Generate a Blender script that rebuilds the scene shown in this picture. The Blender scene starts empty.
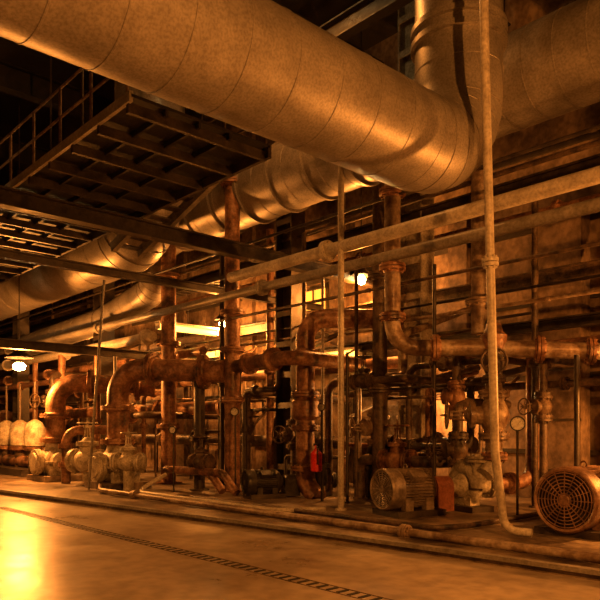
import bpy, math, random
from mathutils import Vector, Matrix
random.seed(11)
sc = bpy.context.scene
sc.view_settings.view_transform = 'Standard'
sc.view_settings.look = 'None'

# ---------------------------------------------------------------- materials
def mk(name, c1, c2, scale=3.0, rough=0.6, metal=0.0, bump=0.15, c3=None, fine=25.0, rvar=0.15, stretch=(1, 1, 1), mul=.55):
    m = bpy.data.materials.new(name); m.use_nodes = True
    nt = m.node_tree; N = nt.nodes; L = nt.links
    bs = N["Principled BSDF"]
    tc = N.new("ShaderNodeTexCoord")
    mp = N.new("ShaderNodeMapping"); mp.inputs["Scale"].default_value = stretch
    L.new(tc.outputs["Object"], mp.inputs["Vector"])
    n1 = N.new("ShaderNodeTexNoise"); n1.inputs["Scale"].default_value = scale
    n1.inputs["Detail"].default_value = 8; n1.inputs["Roughness"].default_value = 0.65
    n2 = N.new("ShaderNodeTexNoise"); n2.inputs["Scale"].default_value = fine
    n2.inputs["Detail"].default_value = 5
    L.new(mp.outputs["Vector"], n1.inputs["Vector"]); L.new(mp.outputs["Vector"], n2.inputs["Vector"])
    cr = N.new("ShaderNodeValToRGB")
    cr.color_ramp.elements[0].position = 0.36; cr.color_ramp.elements[0].color = (*c1, 1)
    cr.color_ramp.elements[1].position = 0.64; cr.color_ramp.elements[1].color = (*c2, 1)
    if c3:
        e = cr.color_ramp.elements.new(0.5); e.color = (*c3, 1)
    L.new(n1.outputs["Fac"], cr.inputs["Fac"])
    mx = N.new("ShaderNodeMix"); mx.data_type = 'RGBA'; mx.blend_type = 'MULTIPLY'
    mx.inputs["Factor"].default_value = mul
    r2 = N.new("ShaderNodeValToRGB")
    r2.color_ramp.elements[0].position = 0.35; r2.color_ramp.elements[0].color = (0.40, 0.37, 0.35, 1)
    r2.color_ramp.elements[1].position = 0.6; r2.color_ramp.elements[1].color = (1, 1, 1, 1)
    L.new(n2.outputs["Fac"], r2.inputs["Fac"])
    L.new(cr.outputs["Color"], mx.inputs["A"]); L.new(r2.outputs["Color"], mx.inputs["B"])
    L.new(mx.outputs["Result"], bs.inputs["Base Color"])
    mr = N.new("ShaderNodeMapRange")
    mr.inputs["From Min"].default_value = .3; mr.inputs["From Max"].default_value = .7
    mr.inputs["To Min"].default_value = max(0.05, rough - rvar); mr.inputs["To Max"].default_value = min(1, rough + rvar)
    L.new(n1.outputs["Fac"], mr.inputs["Value"]); L.new(mr.outputs["Result"], bs.inputs["Roughness"])
    bs.inputs["Metallic"].default_value = metal
    bp = N.new("ShaderNodeBump"); bp.inputs["Strength"].default_value = bump; bp.inputs["Distance"].default_value = 0.02
    L.new(n2.outputs["Fac"], bp.inputs["Height"]); L.new(bp.outputs["Normal"], bs.inputs["Normal"])
    return m

def emis(name, col, s):
    m = bpy.data.materials.new(name); m.use_nodes = True
    bs = m.node_tree.nodes["Principled BSDF"]
    bs.inputs["Base Color"].default_value = (*col, 1)
    bs.inputs["Emission Color"].default_value = (*col, 1)
    bs.inputs["Emission Strength"].default_value = s
    return m

RUST = mk("rusty_iron", (.06, .032, .02), (.48, .28, .17), 2.8, .46, .15, .5, (.27, .13, .07), fine=18, mul=.7)
RUST2 = mk("flaking_grey_paint_on_iron", (.12, .07, .045), (.46, .37, .28), 3.2, .45, .15, .45, (.27, .19, .13), fine=16, mul=.65)
RUSTD = mk("dark_rust", (.03, .021, .015), (.17, .11, .07), 4, .5, .15, .45, mul=.7)
RED = mk("oxide_red_paint", (.22, .07, .035), (.42, .16, .085), 4, .5, .0, .2)
CREAM = mk("cream_paint", (.38, .34, .28), (.64, .59, .50), 3, .42, .0, .15, mul=.55)
GREYP = mk("grey_paint", (.17, .155, .135), (.34, .31, .27), 3, .45, .1, .15)
CLAD = mk("aluminium_cladding", (.24, .22, .20), (.385, .355, .325), 1.2, .42, .40, .09, (.315, .29, .265), fine=38, mul=.5, rvar=.08)
CLADX = mk("aluminium_cladding_long", (.22, .20, .18), (.38, .35, .32), 1.4, .44, .38, .10, (.30, .275, .25), fine=30, mul=.5, rvar=.1)
CLADR = mk("cladding_seam", (.17, .15, .125), (.32, .28, .24), 6, .45, .4, .2)
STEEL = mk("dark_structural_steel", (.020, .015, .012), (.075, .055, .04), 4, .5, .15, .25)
BLACK = mk("near_black", (.008, .0065, .005), (.024, .018, .014), 6, .6, .05, .2)  # near-black tone for ceiling, walkway deck, cables and trim
CASE = mk("pale_cast_casing", (.26, .22, .16), (.68, .61, .47), 5, .48, .0, .35, mul=.65)
MOTOR = mk("motor_enamel", (.12, .09, .065), (.34, .27, .20), 5, .42, .2, .2)
MOTORR = mk("rusted_motor_enamel", (.10, .055, .035), (.34, .19, .115), 5, .45, .2, .2)
MOTORD = mk("dark_motor_enamel", (.02, .018, .015), (.07, .06, .05), 5, .4, .15, .2)
CONC = mk("stained_concrete_wall", (.08, .05, .034), (.42, .30, .20), 1.0, .85, .0, .4, (.24, .165, .11), fine=9, stretch=(1, 1, .8), mul=.7)
CONCD = mk("sooty_concrete", (.025, .018, .013), (.08, .06, .04), .8, .9, .0, .4, fine=12)
COLM = mk("painted_column", (.24, .21, .17), (.54, .48, .39), 2.5, .45, .0, .2, mul=.7)
FLOOR = mk("aisle_concrete_floor", (.29, .235, .175), (.52, .435, .335), .55, .36, .0, .22, (.42, .35, .27), fine=5, rvar=.12, mul=.5)
PLINTH = mk("oily_concrete_plinth", (.055, .04, .03), (.34, .26, .18), 1.3, .45, .0, .4, (.19, .14, .10), fine=10, mul=.7)
GLASS = mk("gauge_face", (.7, .68, .6), (.8, .78, .7), 3, .3, 0, .0)
REDB = mk("bright_red_paint", (.7, .02, .015), (.8, .04, .02), 3, .35, 0, .05)
LAMP = emis("sodium_lamp_glow", (1.0, .60, .20), 120)
TUBE = emis("yellow_tube_glow", (1.0, .52, .07), 6)
PANEW = emis("lit_window_pane", (1.0, .45, .05), 1.6)

# ---------------------------------------------------------------- mesh builder
def frame(axis):
    a = Vector(axis).normalized()
    h = Vector((0, 0, 1)) if abs(a.z) < .9 else Vector((1, 0, 0))
    u = h.cross(a).normalized(); v = a.cross(u).normalized()
    return a, u, v

class B:
    def __init__(s):
        s.v = []; s.f = []; s.mi = []; s.mats = []; s.M = Matrix.Identity(4)
    def add(s, vs, fs, mat):
        if mat not in s.mats: s.mats.append(mat)
        k = s.mats.index(mat); o = len(s.v)
        s.v += [s.M @ Vector(p) for p in vs]
        s.f += [[i + o for i in f] for f in fs]; s.mi += [k] * len(fs)
    def lathe(s, o, axis, prof, mat, seg=24, cap=True):
        o = Vector(o); a, u, v = frame(axis); vs = []; fs = []
        for t, r in prof:
            for i in range(seg):
                th = 2 * math.pi * i / seg
                vs.append(o + a * t + (u * math.cos(th) + v * math.sin(th)) * max(r, 1e-4))
        n = len(prof)
        for j in range(n - 1):
            for i in range(seg):
                i2 = (i + 1) % seg
                fs.append([j * seg + i, j * seg + i2, (j + 1) * seg + i2, (j + 1) * seg + i])
        if cap:
            fs.append(list(range(seg))[::-1]); fs.append([(n - 1) * seg + i for i in range(seg)])
        s.add(vs, fs, mat)
    def cyl(s, p, q, r, mat, seg=16):
        p = Vector(p); q = Vector(q); s.lathe(p, q - p, [(0, r), ((q - p).length, r)], mat, seg)
    def box(s, c, size, mat, rot=None):
        R = rot or Matrix.Identity(3); c = Vector(c); x, y, z = [k / 2 for k in size]
        vs = [c + R @ Vector((i * x, j * y, k * z)) for i in (-1, 1) for j in (-1, 1) for k in (-1, 1)]
        s.add(vs, [[0, 1, 3, 2], [4, 6, 7, 5], [0, 4, 5, 1], [2, 3, 7, 6], [0, 2, 6, 4], [1, 5, 7, 3]], mat)
    def bar(s, p, q, w, h, mat):
        p = Vector(p); q = Vector(q); a, u, v = frame(q - p); l = (q - p).length
        R = Matrix((u, a, v)).transposed()
        s.box((p + q) / 2, (w, l, h), mat, R)
    def ibeam(s, p, q, w, h, mat, t=.025):
        p = Vector(p); q = Vector(q); a, u, v = frame(q - p)
        s.bar(p, q, t, h, mat)
        for k in (-1, 1):
            s.bar(p + v * k * h / 2, q + v * k * h / 2, w, t, mat)
    def torus(s, c, axis, R, r, mat, seg=28, rs=8):
        c = Vector(c); a, u, v = frame(axis); vs = []; fs = []
        for i in range(seg):
            th = 2 * math.pi * i / seg; d = u * math.cos(th) + v * math.sin(th)
            for j in range(rs):
                ph = 2 * math.pi * j / rs
                vs.append(c + d * (R + r * math.cos(ph)) + a * r * math.sin(ph))
        for i in range(seg):
            for j in range(rs):
                i2 = (i + 1) % seg; j2 = (j + 1) % rs
                fs.append([i * rs + j, i2 * rs + j, i2 * rs + j2, i * rs + j2])
        s.add(vs, fs, mat)
    def sweep(s, pts, r, mat, bend=None, seg=16, n=7):
        path = fillet(pts, bend if bend is not None else r * 2.6, n)
        vs = []; fs = []; prev = None
        for i, p in enumerate(path):
            if i == 0: t = path[1] - p
            elif i == len(path) - 1: t = p - path[i - 1]
            else: t = (path[i + 1] - p).normalized() + (p - path[i - 1]).normalized()
            t.normalize()
            if prev is None:
                a, u, v = frame(t)
            else:
                u = (u - t * u.dot(t)).normalized(); v = t.cross(u).normalized()
            prev = t
            for k in range(seg):
                th = 2 * math.pi * k / seg
                vs.append(p + (u * math.cos(th) + v * math.sin(th)) * r)
        for j in range(len(path) - 1):
            for k in range(seg):
                k2 = (k + 1) % seg
                fs.append([j * seg + k, j * seg + k2, (j + 1) * seg + k2, (j + 1) * seg + k])
        fs.append(list(range(seg))[::-1]); fs.append([(len(path) - 1) * seg + k for k in range(seg)])
        s.add(vs, fs, mat)
        return path
    def flange(s, p, axis, r, mat, t=.045, gap=.012):
        p = Vector(p); a, u, v = frame(axis); R = r * 1.5 + .02
        for k in (-1, 1):
            o = p + a * (gap / 2 if k > 0 else -gap / 2 - t)
            s.lathe(o, a, [(0, R), (t, R)], mat, 24)
        s.lathe(p - a * (t * 2), a, [(0, r * 1.08), (t * .9, r * 1.2), (t * 3.1, r * 1.2), (t * 4, r * 1.08)], mat, 20)
        nb = 8
        for i in range(nb):
            th = 2 * math.pi * (i + .5) / nb; d = (u * math.cos(th) + v * math.sin(th)) * (R - .03 - r * .06)
            s.lathe(p + d - a * (t + .035), a, [(0, .016), (2 * t + .07, .016)], mat, 6)
    def handwheel(s, c, axis, R, mat):
        a, u, v = frame(axis); c = Vector(c)
        s.torus(c, a, R, R * .09, mat, 26, 7)
        s.lathe(c - a * .03, a, [(0, R * .2), (.06, R * .2)], mat, 12)
        for i in range(5):
            th = 2 * math.pi * i / 5; d = u * math.cos(th) + v * math.sin(th)
            s.cyl(c, c + d * R, R * .06, mat, 6)
    def valve(s, p, axis, r, up, mat, hw=None):
        p = Vector(p); a, _, _ = frame(axis); w = Vector(up).normalized()
        L = r * 2.2
        s.lathe(p - a * L, a, [(0, r), (L * .3, r * 1.05), (L * .7, r * 1.5), (L, r * 1.65), (L * 1.3, r * 1.5), (L * 1.7, r * 1.05), (2 * L, r)], mat, 20)
        s.flange(p - a * L, a, r, mat); s.flange(p + a * L, a, r, mat)
        s.lathe(p, w, [(0, r * 1.2), (r * 1.9, r * .95), (r * 2.0, r * 1.4), (r * 2.5, r * 1.4), (r * 2.6, r * .8), (r * 3.0, r * .4), (r * 3.1, r * .2)], mat, 18)
        for k in (-1, 1):
            s.cyl(p + w * r * 2.4 + a * k * r * .6, p + w * r * 4.4 + a * k * r * .35, r * .11, mat, 8)
        s.lathe(p + w * r * 4.3, w, [(0, r * .5), (r * .3, r * .5)], mat, 12)
        s.cyl(p + w * r * 2, p + w * r * 5.6, r * .12, mat, 8)
        s.handwheel(p + w * r * 4.9, w, hw or r * 1.5, mat)
    def obj(s, name, ang=38):
        me = bpy.data.meshes.new(name)
        c = Vector((0, 0, 0))
        if s.v:
            mn = [min(p[i] for p in s.v) for i in range(3)]; mxx = [max(p[i] for p in s.v) for i in range(3)]
            c = Vector(((mn[0] + mxx[0]) / 2, (mn[1] + mxx[1]) / 2, mn[2]))
        me.from_pydata([p - c for p in s.v], [], s.f)
        for m in s.mats: me.materials.append(m)
        me.polygons.foreach_set("material_index", s.mi)
        me.polygons.foreach_set("use_smooth", [True] * len(s.f))
        me.update()
        me.set_sharp_from_angle(angle=math.radians(ang))
        ob = bpy.data.objects.new(name, me); ob.location = c
        sc.collection.objects.link(ob)
        return ob

def fillet(pts, rad, n):
    pts = [Vector(p) for p in pts]; out = [pts[0]]
    for i in range(1, len(pts) - 1):
        p = pts[i]; d1 = (pts[i - 1] - p); d2 = (pts[i + 1] - p)
        l1, l2 = d1.length, d2.length; d1.normalize(); d2.normalize()
        ang = d1.angle(d2)
        if ang > math.pi - .02: out.append(p); continue
        t = min(rad / math.tan(ang / 2), l1 * .49, l2 * .49); rr = t * math.tan(ang / 2)
        c = p + (d1 + d2).normalized() * (rr / math.sin(ang / 2))
        s0 = p + d1 * t - c; s1 = p + d2 * t - c
        tot = s0.angle(s1); ax = s0.cross(s1).normalized()
        for k in range(n + 1):
            out.append(c + Matrix.Rotation(tot * k / n, 3, ax) @ s0)
    out.append(pts[-1]); return out

def pipe(name, pts, r, mat, bend=None, fl=(), seg=16, fmat=None):
    b = B(); b.sweep(pts, r, mat, bend, seg)
    for i, f in fl:
        p = Vector(pts[i]); q = Vector(pts[i + 1])
        b.flange(p.lerp(q, f), q - p, r, fmat or mat)
    return b.obj(name)

# ---------------------------------------------------------------- room shell
X0, X1, Y0, Y1, ZC = -46, 7, -8, 13.2, 11.5
b = B(); b.box(((X0 + X1) / 2, (Y0 + Y1) / 2, -.1), (X1 - X0, Y1 - Y0, .2), FLOOR); b.obj("floor")
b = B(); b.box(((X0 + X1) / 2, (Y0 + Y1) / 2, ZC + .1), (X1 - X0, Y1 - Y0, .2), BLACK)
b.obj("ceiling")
b = B()
b.box(((X0 + X1) / 2, Y1 + .15, ZC / 2), (X1 - X0, .3, ZC), CONC)
for i in range(14):
    x = X0 + 2 + i * 3.9
    b.box((x, Y1 - .06, ZC / 2), (.5, .16, ZC), CONC)
for z in (1.05, 2.6, 4.15, 5.7, 7.3):
    b.box(((X0 + X1) / 2, Y1 - .02, z), (X1 - X0, .08, .1), CONCD)
b.obj("wall_back")
b = B(); b.box((X0 - .15, (Y0 + Y1) / 2, ZC / 2), (.3, Y1 - Y0, ZC), CONCD); b.obj("wall_left")
b = B(); b.box((X1 + .15, (Y0 + Y1) / 2, ZC / 2), (.3, Y1 - Y0, ZC), CONCD); b.obj("wall_right")
b = B(); b.box(((X0 + X1) / 2, Y0 - .15, ZC / 2), (X1 - X0, .3, ZC), CONCD); b.obj("wall_front")

# raised plinth with slightly bowed kerb
b = B()
edge = [(-45.9, 4.6), (-22, 5.0), (-16, 5.45), (-12, 5.9), (-8, 6.3), (-5, 6.55), (-2.5, 6.7), (1, 6.8), (6.9, 6.8)]
H = .09
vs = []; fs = []
for (x, y) in edge: vs += [(x, y, 0), (x, y, H), (x, 13.05, H)]
for i in range(len(edge) - 1):
    a = i * 3; c = a + 3
    fs += [[a, c, c + 1, a + 1], [a + 1, c + 1, c + 2, a + 2]]
b.add(vs, fs, PLINTH)
for i in range(len(edge) - 1):
    p = Vector((*edge[i], H + .0)); q = Vector((*edge[i + 1], H + .0))
    b.bar(p, q, .10, .05, GREYP)
b.obj("pump_plinth")

# drain channel with slotted grate
b = B()
for i in range(100):
    x = -13.5 + i * .135
    b.box((x, 4.5, .003), (.045, .13, .006), BLACK)
for dy in (-.09, .09): b.box((-6.8, 4.5 + dy, .003), (13.5, .012, .006), PLINTH)
b.obj("floor_drain_grate")

# ---------------------------------------------------------------- big ducts
def duct(name, pts, r, bend, step=1.1, n=6, bands=(), mat=None):
    mat = mat or CLAD
    b = B(); path = b.sweep(pts, r, mat, bend, 40, n)
    acc = 0.3
    for i in range(len(path) - 1):
        p, q = path[i], path[i + 1]; L = (q - p).length; d = (q - p).normalized()
        if L < .6 * r:
            b.torus(p, d, r, .010, CLADR, 40, 6); acc = .3; continue
        while acc < L:
            b.lathe(p + d * acc, d, [(0, r), (.004, r + .006), (.02, r + .006), (.024, r)], mat, 40, False)
            acc += step
        acc -= L
    for (p, ax) in bands:
        b.lathe(Vector(p), ax, [(0, r), (0, r + .06), (.08, r + .06), (.08, r)], mat, 40, False)
    return b.obj(name, 30)

duct("overhead_insulated_duct", [(-5.6, -7.5, 5.38), (-5.6, 8.25, 5.38), (-5.6, 8.25, 11.4)], .625, .95, .62,
     bands=[((-5.6, 8.25, 7.0), (0, 0, 1)), ((-5.6, 8.25, 7.2), (0, 0, 1)), ((-5.6, 8.25, 8.1), (0, 0, 1))])
duct("rear_insulated_duct", [(-40, 9.95, 7.15), (6.5, 9.95, 7.15)], .72, 1.0, .5, mat=CLADX,
     bands=[((-9 - k * 1.1, 9.95, 7.15), (1, 0, 0)) for k in range(8)])
duct("side_insulated_duct", [(-44, 8.0, 6.15), (-13.9, 8.0, 6.15), (-13.9, 8.0, 11.4)], .80, 1.1, .9, mat=CLADX)
duct("riser_duct", [(-3.1, 9.5, 11.4), (-3.1, 8.6, 8.7), (-3.9, 11.9, 8.4)], .55, 1.1, .8)
duct("branch_duct", [(-16.3, 9.6, 6.9), (-16.3, 9.6, 5.4), (-19.5, 9.6, 4.9), (-26, 9.6, 4.7)], .40, .7, .6, mat=CLADX)

# ---------------------------------------------------------------- steelwork
def ibeam(name, p, q, w, h, mat=STEEL):
    b = B(); b.ibeam(p, q, w, h, mat, .03); return b.obj(name)
ibeam("steel_girder", (-11.1, 1.5, 5.22), (-11.1, 12.9, 5.22), .22, .26)
ibeam("steel_girder", (-13.2, 1.5, 4.85), (-13.2, 12.9, 4.85), .16, .14)
ibeam("steel_girder", (-17.0, 5.0, 3.62), (-17.0, 12.9, 3.62), .2, .2)
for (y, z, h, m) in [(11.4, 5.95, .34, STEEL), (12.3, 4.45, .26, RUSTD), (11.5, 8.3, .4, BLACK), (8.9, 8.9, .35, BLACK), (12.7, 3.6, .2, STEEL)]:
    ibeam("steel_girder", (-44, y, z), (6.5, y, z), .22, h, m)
for x in (-28, -22, -17.5, -11.1, -7.6, -1.8, 3):
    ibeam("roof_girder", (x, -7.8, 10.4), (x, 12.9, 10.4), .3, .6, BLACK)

def column(name, x, y, w, d, mat, z1=11.45):
    b = B(); t = .035
    b.box((x - w / 2, y, z1 / 2 + .045), (t, d, z1 - .09), mat)
    b.box((x + w / 2, y, z1 / 2 + .045), (t, d, z1 - .09), mat)
    b.box((x, y, z1 / 2 + .045), (w, t, z1 - .09), mat)
    z = .6
    while z < z1:
        b.box((x, y - d / 2 + .02, z), (w * .98, .03, .14), mat); z += .75
    b.box((x, y, .115), (w + .3, d + .3, .05), mat)
    return b.obj(name)
column("steel_column", -12.35, 11.0, .55, .45, STEEL)
column("painted_steel_column", -8.95, 11.6, .60, .45, COLM)
column("steel_column", -19.5, 9.6, .5, .45, STEEL)
column("steel_column", -4.2, 12.5, .5, .4, STEEL)
column("steel_column", -26.5, 9.6, .5, .45, STEEL)
b = B(); b.box((-6.3, 12.9, 3.0), (.9, .4, 5.8), CONC)
for k in range(6): b.box((-6.3, 12.69, .7 + k), (.92, .03, .05), CONCD)
b.obj("concrete_pier")

# walkway with handrail
b = B()
xe, ze = -7.4, 5.6
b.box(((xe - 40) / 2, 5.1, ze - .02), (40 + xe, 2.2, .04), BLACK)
b.bar((-40, 4.0, ze - .03), (xe, 4.0, ze - .03), .05, .13, CREAM)
b.bar((-40, 6.2, ze - .08), (xe, 6.2, ze - .08), .06, .20, STEEL)
x = -39.5
while x < xe:
    b.bar((x, 4.0, ze - .14), (x, 6.2, ze - .14), .06, .13, STEEL); x += .8
for yy in (4.5, 5.0, 5.5):
    b.bar((-40, yy, ze - .08), (xe, yy, ze - .08), .04, .08, BLACK)
x = xe - .1
while x > -39:
    for yy in (4.0, 6.2):
        b.cyl((x, yy, ze), (x, yy, ze + .85), .022, RUST2 if yy < 5 else RUSTD, 8)
    x -= 1.0
for yy in (4.0, 6.2):
    for dz in (.42, .85):
        b.cyl((-40, yy, ze + dz), (xe - .1, yy, ze + dz), .02, RUST2 if yy < 5 else RUSTD, 8)
for dz in (.42, .85):
    b.cyl((xe - .1, 4.0, ze + dz), (xe - .1, 6.2, ze + dz), .02, RUST2, 8)
for x in (-9, -15, -21, -27):
    for yy in (4.1, 6.1):
        b.cyl((x, yy, ze), (x, yy, 11.4), .025, STEEL, 8)
b.obj("steel_walkway")
b = B(); b.bar((-12.6, 6.4, 5.2), (-9.6, 6.4, 6.1), .10, .2, GREYP); b.bar((-12.6, 7.0, 5.2), (-9.6, 7.0, 6.1), .10, .2, GREYP)
for i in range(8):
    f = i / 8; b.box((-12.5 + 3 * f, 6.7, 5.25 + .9 * f), (.22, .55, .03), STEEL)
b.obj("access_stair")

# ---------------------------------------------------------------- long horizontal pipes (along the wall)
def hpipe(name, y, z, r, mat, xa=-44, xb=6.5, fl=6):
    b = B(); b.cyl((xa, y, z), (xb, y, z), r, mat, 18)
    x = xa + 2 + random.random() * 2
    while x < xb:
        b.flange((x, y, z), (1, 0, 0), r, mat) if r > .06 else b.lathe((x, y, z), (1, 0, 0), [(0, r * 1.35), (.08, r * 1.35)], mat, 10)
        x += fl
    return b.obj(name)
hpipe("cream_steam_pipe", 8.55, 4.74, .11, CREAM, -11.5, 6.5, fl=7.5)
hpipe("grey_water_pipe", 8.9, 4.48, .095, GREYP, -44, 6.5, fl=7.5)
hpipe("rusty_header_pipe", 12.0, 3.05, .14, RUST, fl=4.5)
hpipe("rusty_header_pipe", 12.2, 5.68, .11, RUST, fl=5)
hpipe("grey_water_pipe", 11.9, 2.35, .07, RUSTD, fl=3.2)
hpipe("rusty_header_pipe", 11.6, 1.2, .16, RUSTD, -44, -7.5, fl=3.6)
hpipe("conduit", 10.9, 3.75, .035, RUST2, fl=2)
hpipe("conduit", 10.9, 4.0, .025, STEEL, fl=2)
hpipe("conduit", 11.0, 6.2, .05, RUSTD, fl=2.6)
hpipe("conduit", 9.0, 5.55, .03, STEEL, fl=2.6)
hpipe("conduit", 9.2, 4.05, .03, RUSTD, -13, 6.5, fl=2.6)
hpipe("rusty_header_pipe", 9.9, 3.55, .12, RUST, -44, -14.5, fl=4.2)
hpipe("cream_steam_pipe", 9.0, 3.95, .13, CREAM, -44, -15.5, fl=5.2)
hpipe("grey_water_pipe", 8.7, 3.05, .09, RUST, -44, -19.6, fl=4.1)
hpipe("rusty_header_pipe", 10.4, 2.1, .18, RUST, -44, -14.2, fl=3.3)
pipe("floor_pipe", [(-15.6, 7.6, .22), (-13.9, 6.75, .17), (-9, 6.95, .15), (6.5, 7.25, .15)], .055, RUST2, .8, [(1, .3), (2, .22), (2, .55)])
pipe("floor_pipe", [(-13.2, 8.0, .5), (-13.2, 7.25, .15), (-8.6, 7.35, .14), (-8.2, 8.1, .14)], .045, CREAM, .3)
pipe("floor_pipe", [(-11.6, 7.6, .14), (-5.6, 7.65, .14), (-5.4, 8.2, .14), (-5.4, 11, .14)], .04, RUSTD, .2)

# ---------------------------------------------------------------- vertical pipes
def vpipe(name, x, y, z0, z1, r, mat, fls=(), seg=18):
    b = B(); b.cyl((x, y, z0), (x, y, z1), r, mat, seg)
    for z in fls: b.flange((x, y, z), (0, 0, 1), r, mat)
    if z0 <= .1: b.lathe((x, y, .09), (0, 0, 1), [(0, r * 1.8), (.03, r * 1.8)], mat, 16)
    return b.obj(name)
vpipe("rusty_riser_pipe", -15.55, 9.5, .09, 8.7, .2, RUST, (3.8, 5.6, 6.9, 1.6))
vpipe("rusty_riser_pipe", -12.45, 9.3, .09, 8.2, .175, RUST, (2.2, 3.35, 4.2, 7.2), )
vpipe("support_pole", -8.2, 8.5, .09, 7.0, .055, CREAM)
vpipe("dark_riser_pipe", -13.2, 8.9, .09, 2.9, .13, STEEL, (1.3,))
vpipe("rusty_riser_pipe", -8.85, 10.3, .09, 6.3, .15, RUSTD, (2.3, 4.6))
vpipe("rusty_riser_pipe", -6.95, 10.95, 3.3, 6.3, .17, RUST2, (3.9, 5.6))
for (x, y, r, z1, m) in [(-11.2, 10.4, .05, 6, RUSTD), (-10.9, 10.7, .035, 5, GREYP), (-14.1, 10.2, .06, 6, STEEL), (-16.8, 8.6, .045, 3.5, GREYP),
                         (-9.4, 10.2, .04, 5, RUSTD), (-4.9, 10.5, .045, 2.7, STEEL),
                         (-6.1, 11.4, .06, 6, RUSTD), (-13.6, 11.4, .1, 6.8, RUST), (-18.5, 8.9, .08, 3.9, RUST), (-21, 8.9, .12, 3.9, RUST),
                         (-7.3, 10.0, .035, 4.5, STEEL), (-23.5, 9.0, .09, 3.9, RUST), (-8.9, 9.4, .03, 3.0, STEEL)]:
    vpipe("vertical_conduit", x, y, .09, z1, r, m, (z1 * .45,) if r > .05 else ())
pipe("leaning_rod", [(-15.0, 7.0, .09), (-14.2, 7.0, 4.9)], .03, GREYP, .1)
pipe("bent_vent_pipe", [(-4.55, 7.25, 8.9), (-4.55, 7.25, 6.6), (-4.70, 7.75, 1.2), (-4.68, 7.95, .18), (-4.35, 8.05, .17)], .056, CREAM, .45, [(1, .55)])

# riser with elbow to the valve manifold (right)
b = B()
pts = [(-7.45, 9.0, 7.4), (-7.45, 9.0, 2.92), (-6.3, 10.0, 2.90), (-4.2, 11.5, 2.75), (-3.0, 11.5, 2.2)]
b.sweep(pts, .14, RUST2, .42, 18)
for z in (4.3, 5.6, 3.45): b.flange((-7.45, 9.0, z), (0, 0, 1), .14, RUST)
d = Vector((1.15, 1.0, 0))
b.flange((-6.9, 9.48, 2.91), d, .14, RUST)
b.flange((-5.55, 10.53, 2.85), Vector((2.1, 1.5, -.1)), .14, RUST)
b.flange((-4.9, 11.0, 2.8), Vector((2.1, 1.5, -.1)), .14, RUST)
b.obj("discharge_manifold")

# valve stack above pump
b = B()
vx, vy = -6.15, 10.1
b.cyl((vx, vy, 1.0), (vx, vy, 2.9), .14, RUST2, 18)
b.valve((vx, vy, 1.75), (0, 0, 1), .16, (-.75, -.65, 0), RUST2, .22)
b.valve((vx, vy, 2.62), (0, 0, 1), .12, (.5, -.8, 0), RUSTD, .2)
b.flange((vx, vy, 1.05), (0, 0, 1), .14, RUST)
b.lathe((vx, vy, 2.85), (0, 0, 1), [(0, .2), (.25, .22), (.3, .16), (.45, .12)], RUST, 20)
b.obj("gate_valve_stack")

# thick suction riser with elbow (centre)
b = B()
b.sweep([(-9.0, 11.2, 3.85), (-10.3, 9.6, 3.85), (-10.3, 9.6, .35), (-9.9, 9.6, .1)], .2, RUST, .45, 22)
for z in (3.1, 2.25, 1.55, .7): b.flange((-10.3, 9.6, z), (0, 0, 1), .19, RUST)
b.lathe((-10.3, 9.6, 1.7), (0, 0, 1), [(0, .21), (.08, .29), (.4, .29), (.48, .21)], RUST, 24)
b.obj("suction_riser_pipe")
b = B()
b.sweep([(-12.3, 9.3, 2.95), (-11.4, 9.2, 3.0), (-9.9, 8.9, 2.95), (-9.9, 10.8, 2.95)], .15, RUST, .35, 18)
b.flange((-11.75, 9.25, 2.98), (.9, -.15, .05), .15, RUST)
b.flange((-10.7, 9.06, 2.98), (1.5, -.3, -.05), .15, RUST)
b.obj("crossover_pipe")

# ---------------------------------------------------------------- machines
def T(x, y, z, ang):
    return Matrix.Translation((x, y, z)) @ Matrix.Rotation(ang, 4, 'Z')
def motor(b, r, L, mat, cover, zc):
    b.lathe((0, 0, zc), (0, 1, 0), [(.02, r * .86), (0, r * .93), (.03, r * .99), (.08, r), (L * .26, r), (L * .27, r * .93)], cover, 36, False)
    b.lathe((0, .05, zc), (0, 1, 0), [(0, .001), (0, r * .9)], BLACK, 36, False)
    for k in range(1, 9):
        b.torus((0, .022 - .012 * (1 - k / 9), zc), (0, 1, 0), r * .88 * k / 8.6, r * .018, cover, 36, 5)
    for k in range(16):
        th = 2 * math.pi * k / 16
        b.bar((math.cos(th) * r * .15, .012, zc + math.sin(th) * r * .15), (math.cos(th) * r * .9, .03, zc + math.sin(th) * r * .9), .012, .012, cover)
    b.lathe((0, -.004, zc), (0, 1, 0), [(0, r * .14), (.03, r * .2)], cover, 20)
    rs = r * .84
    b.lathe((0, L * .2, zc), (0, 1, 0), [(0, rs), (L * .68, rs)], mat, 36)
    nf = 40
    for k in range(nf):
        th = 2 * math.pi * k / nf
        c, s_ = math.cos(th), math.sin(th)
        R = Matrix.Rotation(-th, 3, 'Y')
        b.box((c * rs * 1.05, L * .56, zc + s_ * rs * 1.05), (rs * .22, L * .56, .014), mat, R)
    b.lathe((0, L * .85, zc), (0, 1, 0), [(0, r * .95), (.04, r * .95), (.1, r * .8), (.16, r * .45), (.22, r * .22), (.3, r * .2)], mat, 30)
    for sx in (-1, 1):
        for yy in (L * .35, L * .78):
            b.box((sx * r * .72, yy, (zc - r * .45) / 2 + .02), (r * .36, L * .16, zc - r * .45), mat)
    b.box((0, L * .58, .05), (r * 2.1, L * 1.0, .1), STEEL)
    b.box((r * .78, L * .52, zc + r * .62), (r * .5, L * .3, r * .42), mat, Matrix.Rotation(.7, 3, 'Y'))
    b.torus((0, L * .5, zc + r * 1.02), (0, 1, 0), .045, .014, mat, 14, 6)

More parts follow.
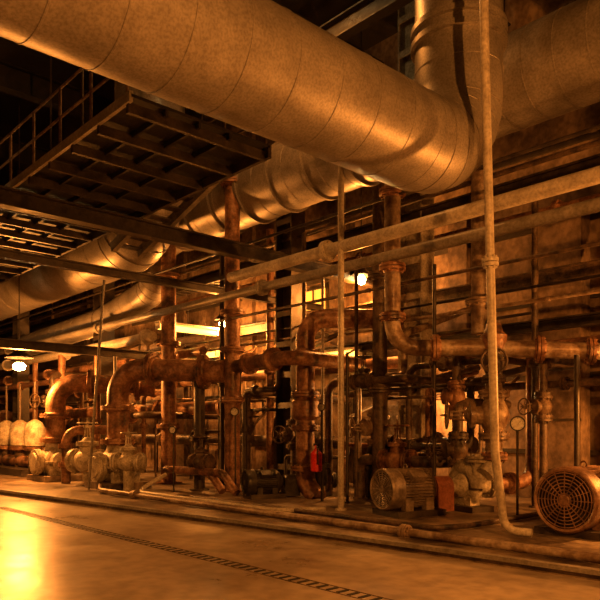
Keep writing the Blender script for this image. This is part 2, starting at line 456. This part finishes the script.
def volute(b, y, zc, R, mat, ox=1):
    seg = 36; rs = 12; vs = []; fs = []
    for i in range(seg + 1):
        f = i / seg; th = f * 2 * math.pi
        rt = R * (.20 + .20 * f); rc = R * (.58 + .16 * f)
        for j in range(rs):
            ph = 2 * math.pi * j / rs
            rr = rc + rt * math.cos(ph)
            vs.append((math.cos(th) * rr * ox, y + rt * 1.0 * math.sin(ph), zc - math.sin(th) * rr))
    for i in range(seg):
        for j in range(rs):
            j2 = (j + 1) % rs
            fs.append([i * rs + j, (i + 1) * rs + j, (i + 1) * rs + j2, i * rs + j2])
    b.add(vs, fs, mat)
    b.lathe((0, y - R * .3, zc), (0, 1, 0), [(0, R * .2), (.02, R * .5), (R * .1, R * .62), (R * .5, R * .62), (R * .58, R * .45), (R * .62, R * .3)], mat, 30)
    for k in range(10):
        th = 2 * math.pi * k / 10
        b.lathe((math.cos(th) * R * .54, y - R * .3, zc + math.sin(th) * R * .54), (0, 1, 0), [(0, .016), (.08, .016)], mat, 6)
    rc = R * .74
    b.lathe((rc * ox, y, zc - .02), (0, 0, 1), [(0, R * .40), (R * .5, R * .36), (R * 1.05, R * .33)], mat, 22)
    b.flange((rc * ox, y, zc + R * 1.05), (0, 0, 1), R * .32, mat)
    b.lathe((0, y + R * .25, zc), (0, 1, 0), [(0, R * .42), (R * .5, R * .36), (R * .9, R * .36)], mat, 22)
    b.flange((0, y + R * 1.1, zc), (0, 1, 0), R * .34, mat)
    b.box((0, y, (zc - R * .5) / 2 + .02), (R * .9, R * .5, zc - R * .5), mat)
    b.box((0, y, .05), (R * 1.8, R * 1.1, .1), STEEL)

def pumpset(name, x, y, ang, r, L, zc, mm, cover, pm, guard=RED, vr=1.15):
    b = B(); b.M = T(x, y, .09, ang)
    motor(b, r, L, mm, cover, zc)
    ys = L * .85 + .18
    b.cyl((0, ys, zc), (0, ys + .8, zc), .05, GREYP, 12)
    b.box((0, ys + .2, zc * .5 + .02), (r * 1.05, .34, zc * .95), guard)
    b.lathe((0, ys + .03, zc), (0, 1, 0), [(0, r * .52), (.34, r * .52)], guard, 20)
    b.lathe((0, ys + .36, zc), (0, 1, 0), [(0, r * .25), (.05, r * .34), (.18, r * .34), (.26, r * .55), (.3, r * .6)], pm, 22)
    volute(b, ys + .82, zc, r * vr, pm)
    return b.obj(name)

pumpset("centrifugal_pump_set", -7.15, 8.35, -.25, .345, .98, .44, MOTOR, MOTOR, CASE, RED, 1.3)
pumpset("centrifugal_pump_set", -4.12, 8.45, 0, .44, 1.15, .49, MOTORR, MOTORR, CASE, RED)
pumpset("centrifugal_pump_set", -10.9, 8.45, -.35, .27, .75, .33, MOTORD, MOTORD, MOTORD, MOTORD)
pumpset("centrifugal_pump_set", -19.8, 7.4, -.4, .32, .9, .4, MOTORD, MOTORD, CASE, MOTORD)

def leftpump(x, y, px, py_, top, r=.25):
    b = B()
    b.box((x, y, .17), (1.3, 1.1, .16), PLINTH)
    b.lathe((x - .55, y, .62), (1, 0, 0), [(0, .18), (.05, .28), (.18, .30), (.25, .40), (.5, .46), (.6, .46), (.85, .40), (.92, .30), (1.05, .28), (1.1, .18)], CASE, 28)
    b.lathe((x + .0, y, .62), (0, -1, 0), [(0, .32), (.4, .30), (.46, .36), (.52, .36)], CASE, 24)
    b.flange((x, y - .55, .62), (0, 1, 0), .22, CASE)
    b.box((x, y, .62), (1.15, .9, .05), CASE)
    for sx in (-.4, .4):
        b.box((x + sx, y, .3), (.14, .7, .42), CASE)
    b.lathe((x, y, .9), (0, 0, 1), [(0, .34), (.15, .27), (.3, r)], CASE, 24)
    b.flange((x, y, 1.22), (0, 0, 1), r, RUST)
    b.sweep([(x, y, 1.15), (x, y, top), (px, py_, top - .12)], r, RUST, .62, 24, 8)
    b.flange((x, y, top - .95), (0, 0, 1), r, RUST)
    dv = Vector((px - x, py_ - y, 0)); dn = dv.normalized()
    b.flange(Vector((x, y, top - .03)) + dn * .95, dn, r, RUST)
    b.flange(Vector((px, py_, top - .12)) - dn * .5, dn, r, RUST)
    b.obj("split_case_pump")
leftpump(-15.0, 7.75, -12.65, 9.2, 2.98, .26)
leftpump(-18.5, 7.65, -17.1, 10.0, 2.85, .26)
b = B()
b.cyl((-14.1, 7.55, .09), (-14.1, 7.55, .9), .12, CASE, 16); b.valve((-14.1, 7.55, .75), (1, .6, 0), .14, (0, 0, 1), CASE, .17)
b.valve((-16.35, 7.6, .7), (1, .3, 0), .2, (0, 0, 1), CASE, .24)
b.cyl((-16.35, 7.6, .09), (-16.35, 7.6, .6), .12, CASE, 16)
b.obj("gate_valve")
b = B()
for k in range(2):
    b.sweep([(-14.2 + k * .5, 8.6, .55), (-12.5 + k * .5, 8.7, .55), (-12.0 + k * .5, 8.7, .15)], .09, RUST, .25, 16)
b.valve((-12.9, 8.75, .75), (1, 0, 0), .12, (0, 0, 1), RUSTD, .18)
b.obj("bypass_piping")

# row of insulated vessel heads (far left)
b = B()
for i in range(7):
    x = -20.9 - i * 1.25; y = 8.0
    b.cyl((x, y, .09), (x, y, .95), .16, RUSTD, 14)
    b.lathe((x, y, .95), (0, 0, 1), [(0, .2), (.06, .30), (.35, .33), (.6, .31), (.78, .22), (.86, .1), (.88, .04)], CASE, 22)
    b.flange((x, y, .92), (0, 0, 1), .2, RUST)
    b.cyl((x, y, 1.8), (x, y, 3.0), .04, RUSTD, 8)
b.cyl((-20.5, 8.0, .5), (-29, 8.0, .5), .18, RUST, 16)
b.box((-24.7, 8.0, .2), (8.6, 1.2, .22), STEEL)
b.obj("insulated_filter_bank")
# low rusty return bend between the left pumps
pipe("return_bend_pipe", [(-17.2, 7.4, .09), (-17.2, 7.4, 1.5), (-16.7, 8.8, 1.5), (-16.7, 8.8, .6)], .12, RUST, .35, [(0, .35), (0, .7)])

specs = [(-7.1, 10.4, 2.1, (0, 0, 1), .10, (-.5, -.85, 0)), (-7.0, 10.3, 1.15, (0, 0, 1), .11, (-.5, -.85, 0)), (-7.35, 10.6, 2.75, (1, 0, 0), .08, (-.4, -.9, 0)),
         (-9.0, 10.4, 1.55, (0, 0, 1), .13, (-.3, -.9, 0)), (-9.2, 10.2, 2.5, (1, 0, 0), .1, (0, 0, 1)), (-5.7, 10.95, 1.9, (0, 0, 1), .09, (-.3, -.9, 0)),
         (-11.3, 10.2, 1.4, (0, 0, 1), .12, (.2, -.9, 0)), (-13.6, 10.6, 1.6, (0, 0, 1), .14, (.4, -.9, 0)),
         (-16.9, 9.0, 1.9, (1, 0, 0), .12, (0, 0, 1)), (-21.0, 8.6, 2.4, (0, 0, 1), .14, (.3, -.9, 0)), (-8.4, 10.3, .9, (1, 0, 0), .14, (0, 0, 1))]
for (x, y, z, ax, r, up) in specs:
    b = B(); a = Vector(ax)
    b.valve((x, y, z), ax, r, up, random.choice([RUST, RUST2, RUSTD]), r * 1.55)
    if a.z > .5:
        b.cyl((x, y, .09), (x, y, z), r * .8, RUSTD, 14)
        b.sweep([(x, y, z), (x, y, z + .85), (x, 12.0, z + .85)], r * .8, RUSTD, .2, 14)
    else:
        b.sweep([(x - 1.0, y, .1), (x - 1.0, y, z), (x + 1.0, y, z), (x + 1.0, 12.4, z)], r * .8, RUSTD, .25, 14)
    b.obj("gate_valve")

pipe("pump_suction_pipe", [(-6.5, 10.7, .53), (-6.2, 11.5, .53), (-6.2, 11.5, 2.9)], .12, RUST, .35, [(0, .4)])
pipe("pump_suction_pipe", [(-4.12, 10.8, .58), (-4.12, 12.0, .58), (-3.2, 12.2, .58)], .17, RUST, .4, [(0, .4)])
pipe("pump_discharge_pipe", [(-3.75, 10.4, 1.0), (-3.75, 10.4, 2.3), (-3.75, 12.0, 2.3)], .15, RUST, .4, [(0, .5)])
pipe("pump_discharge_pipe", [(-6.15, 10.1, 1.15), (-6.15, 10.1, .95), (-6.2, 9.9, .75)], .15, CASE, .3)

def gauge(x, y, z, r):
    b = B(); d = Vector((.55, -.83, 0)).normalized()
    p = Vector((x, y, z))
    b.lathe(p, d, [(0, r), (.05, r), (.06, r * 1.08), (.075, r * 1.08), (.075, r * .9)], BLACK, 24, False)
    b.lathe(p + d * .055, d, [(0, r * .95), (.004, r * .95)], GLASS, 24)
    a, u, v = frame(d)
    b.bar(p + d * .064 - v * r * .1, p + d * .064 + (u + v).normalized() * r * .6, .008, .004, BLACK)
    for k in range(9):
        th = math.pi * (-.25 + 1.5 * k / 8); e = u * math.cos(th) + v * math.sin(th)
        b.bar(p + d * .062 + e * r * .7, p + d * .062 + e * r * .85, .008, .004, BLACK)
    b.cyl(p - Vector((0, 0, r)), (x, y, .09), .02, STEEL, 8)
    b.obj("pressure_gauge")
gauge(-5.43, 9.6, 1.6, .11)
gauge(-13.2, 8.2, 1.5, .08)
gauge(-9.5, 9.3, 1.95, .07)
gauge(-11.8, 8.9, 1.9, .09)

b = B()
b.box((-13.1, 11.9, 1.1), (1.0, .4, 1.9), COLM); b.box((-13.1, 11.69, 1.1), (.9, .03, 1.75), GREYP)
b.cyl((-12.8, 11.66, 1.0), (-12.8, 11.66, 1.25), .02, BLACK, 8)
b.obj("control_cabinet")
b = B()
b.box((-10.0, 12.5, 1.3), (1.1, .35, 1.6), COLM); b.box((-10.0, 12.31, 1.3), (1.0, .03, 1.5), GREYP)
for k in range(3): b.lathe((-10.3 + k * .3, 12.29, 1.8), (0, -1, 0), [(0, .05), (.02, .05)], GLASS, 14)
b.box((-10.0, 12.5, .3), (.9, .25, .42), STEEL)
b.obj("control_cabinet")
b = B()
ex, ey = -9.5, 9.15
b.lathe((ex, ey, .68), (0, 0, 1), [(0, .09), (.02, .115), (.36, .115), (.43, .05), (.46, .03), (.52, .03)], REDB, 20)
b.box((ex, ey, 1.21), (.14, .03, .05), BLACK)
b.sweep([(ex, ey, 1.19), (ex + .14, ey - .1, 1.15), (ex + .15, ey - .1, .83)], .012, BLACK, .05, 8)
b.cyl((ex, ey + .16, .09), (ex, ey + .16, 1.3), .03, STEEL, 8)
b.box((ex, ey + .13, .93), (.2, .02, .2), STEEL)
b.obj("fire_extinguisher")

b = B()
for dy in (-.2, .2): b.bar((-40, 10.2 + dy, 5.35), (6, 10.2 + dy, 5.35), .02, .1, STEEL)
x = -39.8
while x < 6: b.bar((x, 10.0, 5.31), (x, 10.4, 5.31), .03, .02, STEEL); x += .35
for k in range(5): b.cyl((-40, 10.06 + k * .07, 5.35), (6, 10.06 + k * .07, 5.35), .02, BLACK, 6)
b.obj("cable_tray")

for i in range(34):
    x = random.uniform(-27, -8.8); y = random.uniform(10.3, 12.2); z = random.uniform(.8, 3.6)
    r = random.choice([.03, .04, .05, .07]); L = random.uniform(.8, 2.2)
    m = random.choice([RUST, RUSTD, RUST2, STEEL, RUSTD, STEEL])
    pts = [(x, y, .1), (x, y, z), (x + L, y, z), (x + L, y + .4, z), (x + L, y + .4, z + random.uniform(.6, 1.4)), (x + L, 12.9, z + 1.6)]
    pipe("branch_pipe", pts, r, m, r * 3, [(0, .6), (1, .5)] if r > .045 else (), 12)

# ---------------------------------------------------------------- lamps
SOD = (1.0, .31, .043)
def lamp(name, x, y, z, W, rad=.12, col=SOD, rod=True, k=1.0, spot=None):
    b = B()
    b.lathe((x, y, z + .12 * k), (0, 0, 1), [(0, .24 * k), (.05, .2 * k), (.16, .1 * k), (.3, .07 * k)], STEEL, 20, False)
    b.lathe((x, y, z - .1 * k), (0, 0, 1), [(0, .02 * k), (.04, .09 * k), (.14, .11 * k), (.22, .06 * k)], LAMP, 16)
    if rod: b.cyl((x, y, z + .3), (x, y, 11.4), .015, STEEL, 8)
    ob = b.obj(name)
    l = bpy.data.lights.new(name + "_light", 'SPOT' if spot else 'POINT'); l.energy = W; l.color = col; l.shadow_soft_size = rad
    if spot: l.spot_size = math.radians(spot); l.spot_blend = .5
    lo = bpy.data.objects.new(name + "_light", l); sc.collection.objects.link(lo)
    lo.parent = ob; lo.location = (0, 0, -.14)
    return ob
lamp("added_back_lamp", -18.9, 6.8, 3.3, 1500, k=1.6)
lamp("added_back_lamp", 2.3, 2.6, 4.6, 2500, .08)
lamp("added_back_lamp", -2.4, 11.0, 2.4, 1000)
lamp("added_back_lamp", -14.2, 1.2, 4.6, 650, spot=165)
lamp("added_back_lamp", -10.9, 12.0, 5.1, 550)  # lamp added behind the pipework to make backlit patches
lamp("added_back_lamp", -16.0, 11.6, 4.6, 700)  # made-up lamp at the back, silhouettes the left risers
lamp("added_back_lamp", -9.3, 12.3, 2.2, 200, rod=False)  # small added lamp low by the back wall, backlights the machinery
lamp("added_back_lamp", -9.2, 7.4, 9.9, 380, spot=150)  # unseen lamp added overhead to light the rear duct
lamp("added_back_lamp", -23, 11.3, 4.0, 600)  # extra lamp added at the far left rear as backlight
lamp("added_back_lamp", -30, 3.0, 5.0, 700, spot=160)

def tube(x, y, z, L, along='x'):
    b = B()
    b.M = Matrix.Translation((x, y, z)) @ (Matrix.Rotation(math.pi / 2, 4, 'Z') if along == 'y' else Matrix.Identity(4))
    b.box((0, 0, .12), (L, .26, .06), CREAM)
    b.lathe((-L / 2 + .03, 0, 0), (1, 0, 0), [(0, .08), (L - .06, .08)], TUBE, 14)
    for k in (-1, 1): b.box((k * (L / 2 - .02), 0, .03), (.04, .2, .2), CREAM)
    b.cyl((0, 0, .14), (0, 0, 1.2), .012, STEEL, 6)
    b.obj("glowing_tube")
tube(-12.1, 12.6, 3.46, 1.2)
tube(-16.3, 10.6, 4.36, 2.0, 'y')  # glowing tube added where a bright yellow strip runs
tube(-16.9, 11.6, 3.75, 1.4)
b = B(); b.box((-13.7, 13.12, 5.15), (.8, .06, .62), PANEW)
for k in (-.4, .4): b.box((-13.7 + k, 13.07, 5.15), (.05, .06, .68), STEEL); b.box((-13.7, 13.07, 5.15 + k * .8), (.85, .06, .05), STEEL)
b.box((-13.7, 13.07, 5.15), (.03, .05, .62), STEEL)
b.obj("window_1")

w = bpy.data.worlds.new("dim_hall"); sc.world = w; w.use_nodes = True
w.node_tree.nodes["Background"].inputs["Color"].default_value = (.02, .008, .002, 1)
w.node_tree.nodes["Background"].inputs["Strength"].default_value = .1

# ---------------------------------------------------------------- camera
cam = bpy.data.cameras.new("camera"); co = bpy.data.objects.new("camera", cam); sc.collection.objects.link(co)
co.location = (0, 0, 1.5)
co.rotation_euler = (math.radians(90), 0, math.atan2(.737, .676))
cam.sensor_width = 36; cam.lens = 36 * 670 / 600
cam.shift_y = 130 / 600
cam.clip_end = 200
sc.camera = co
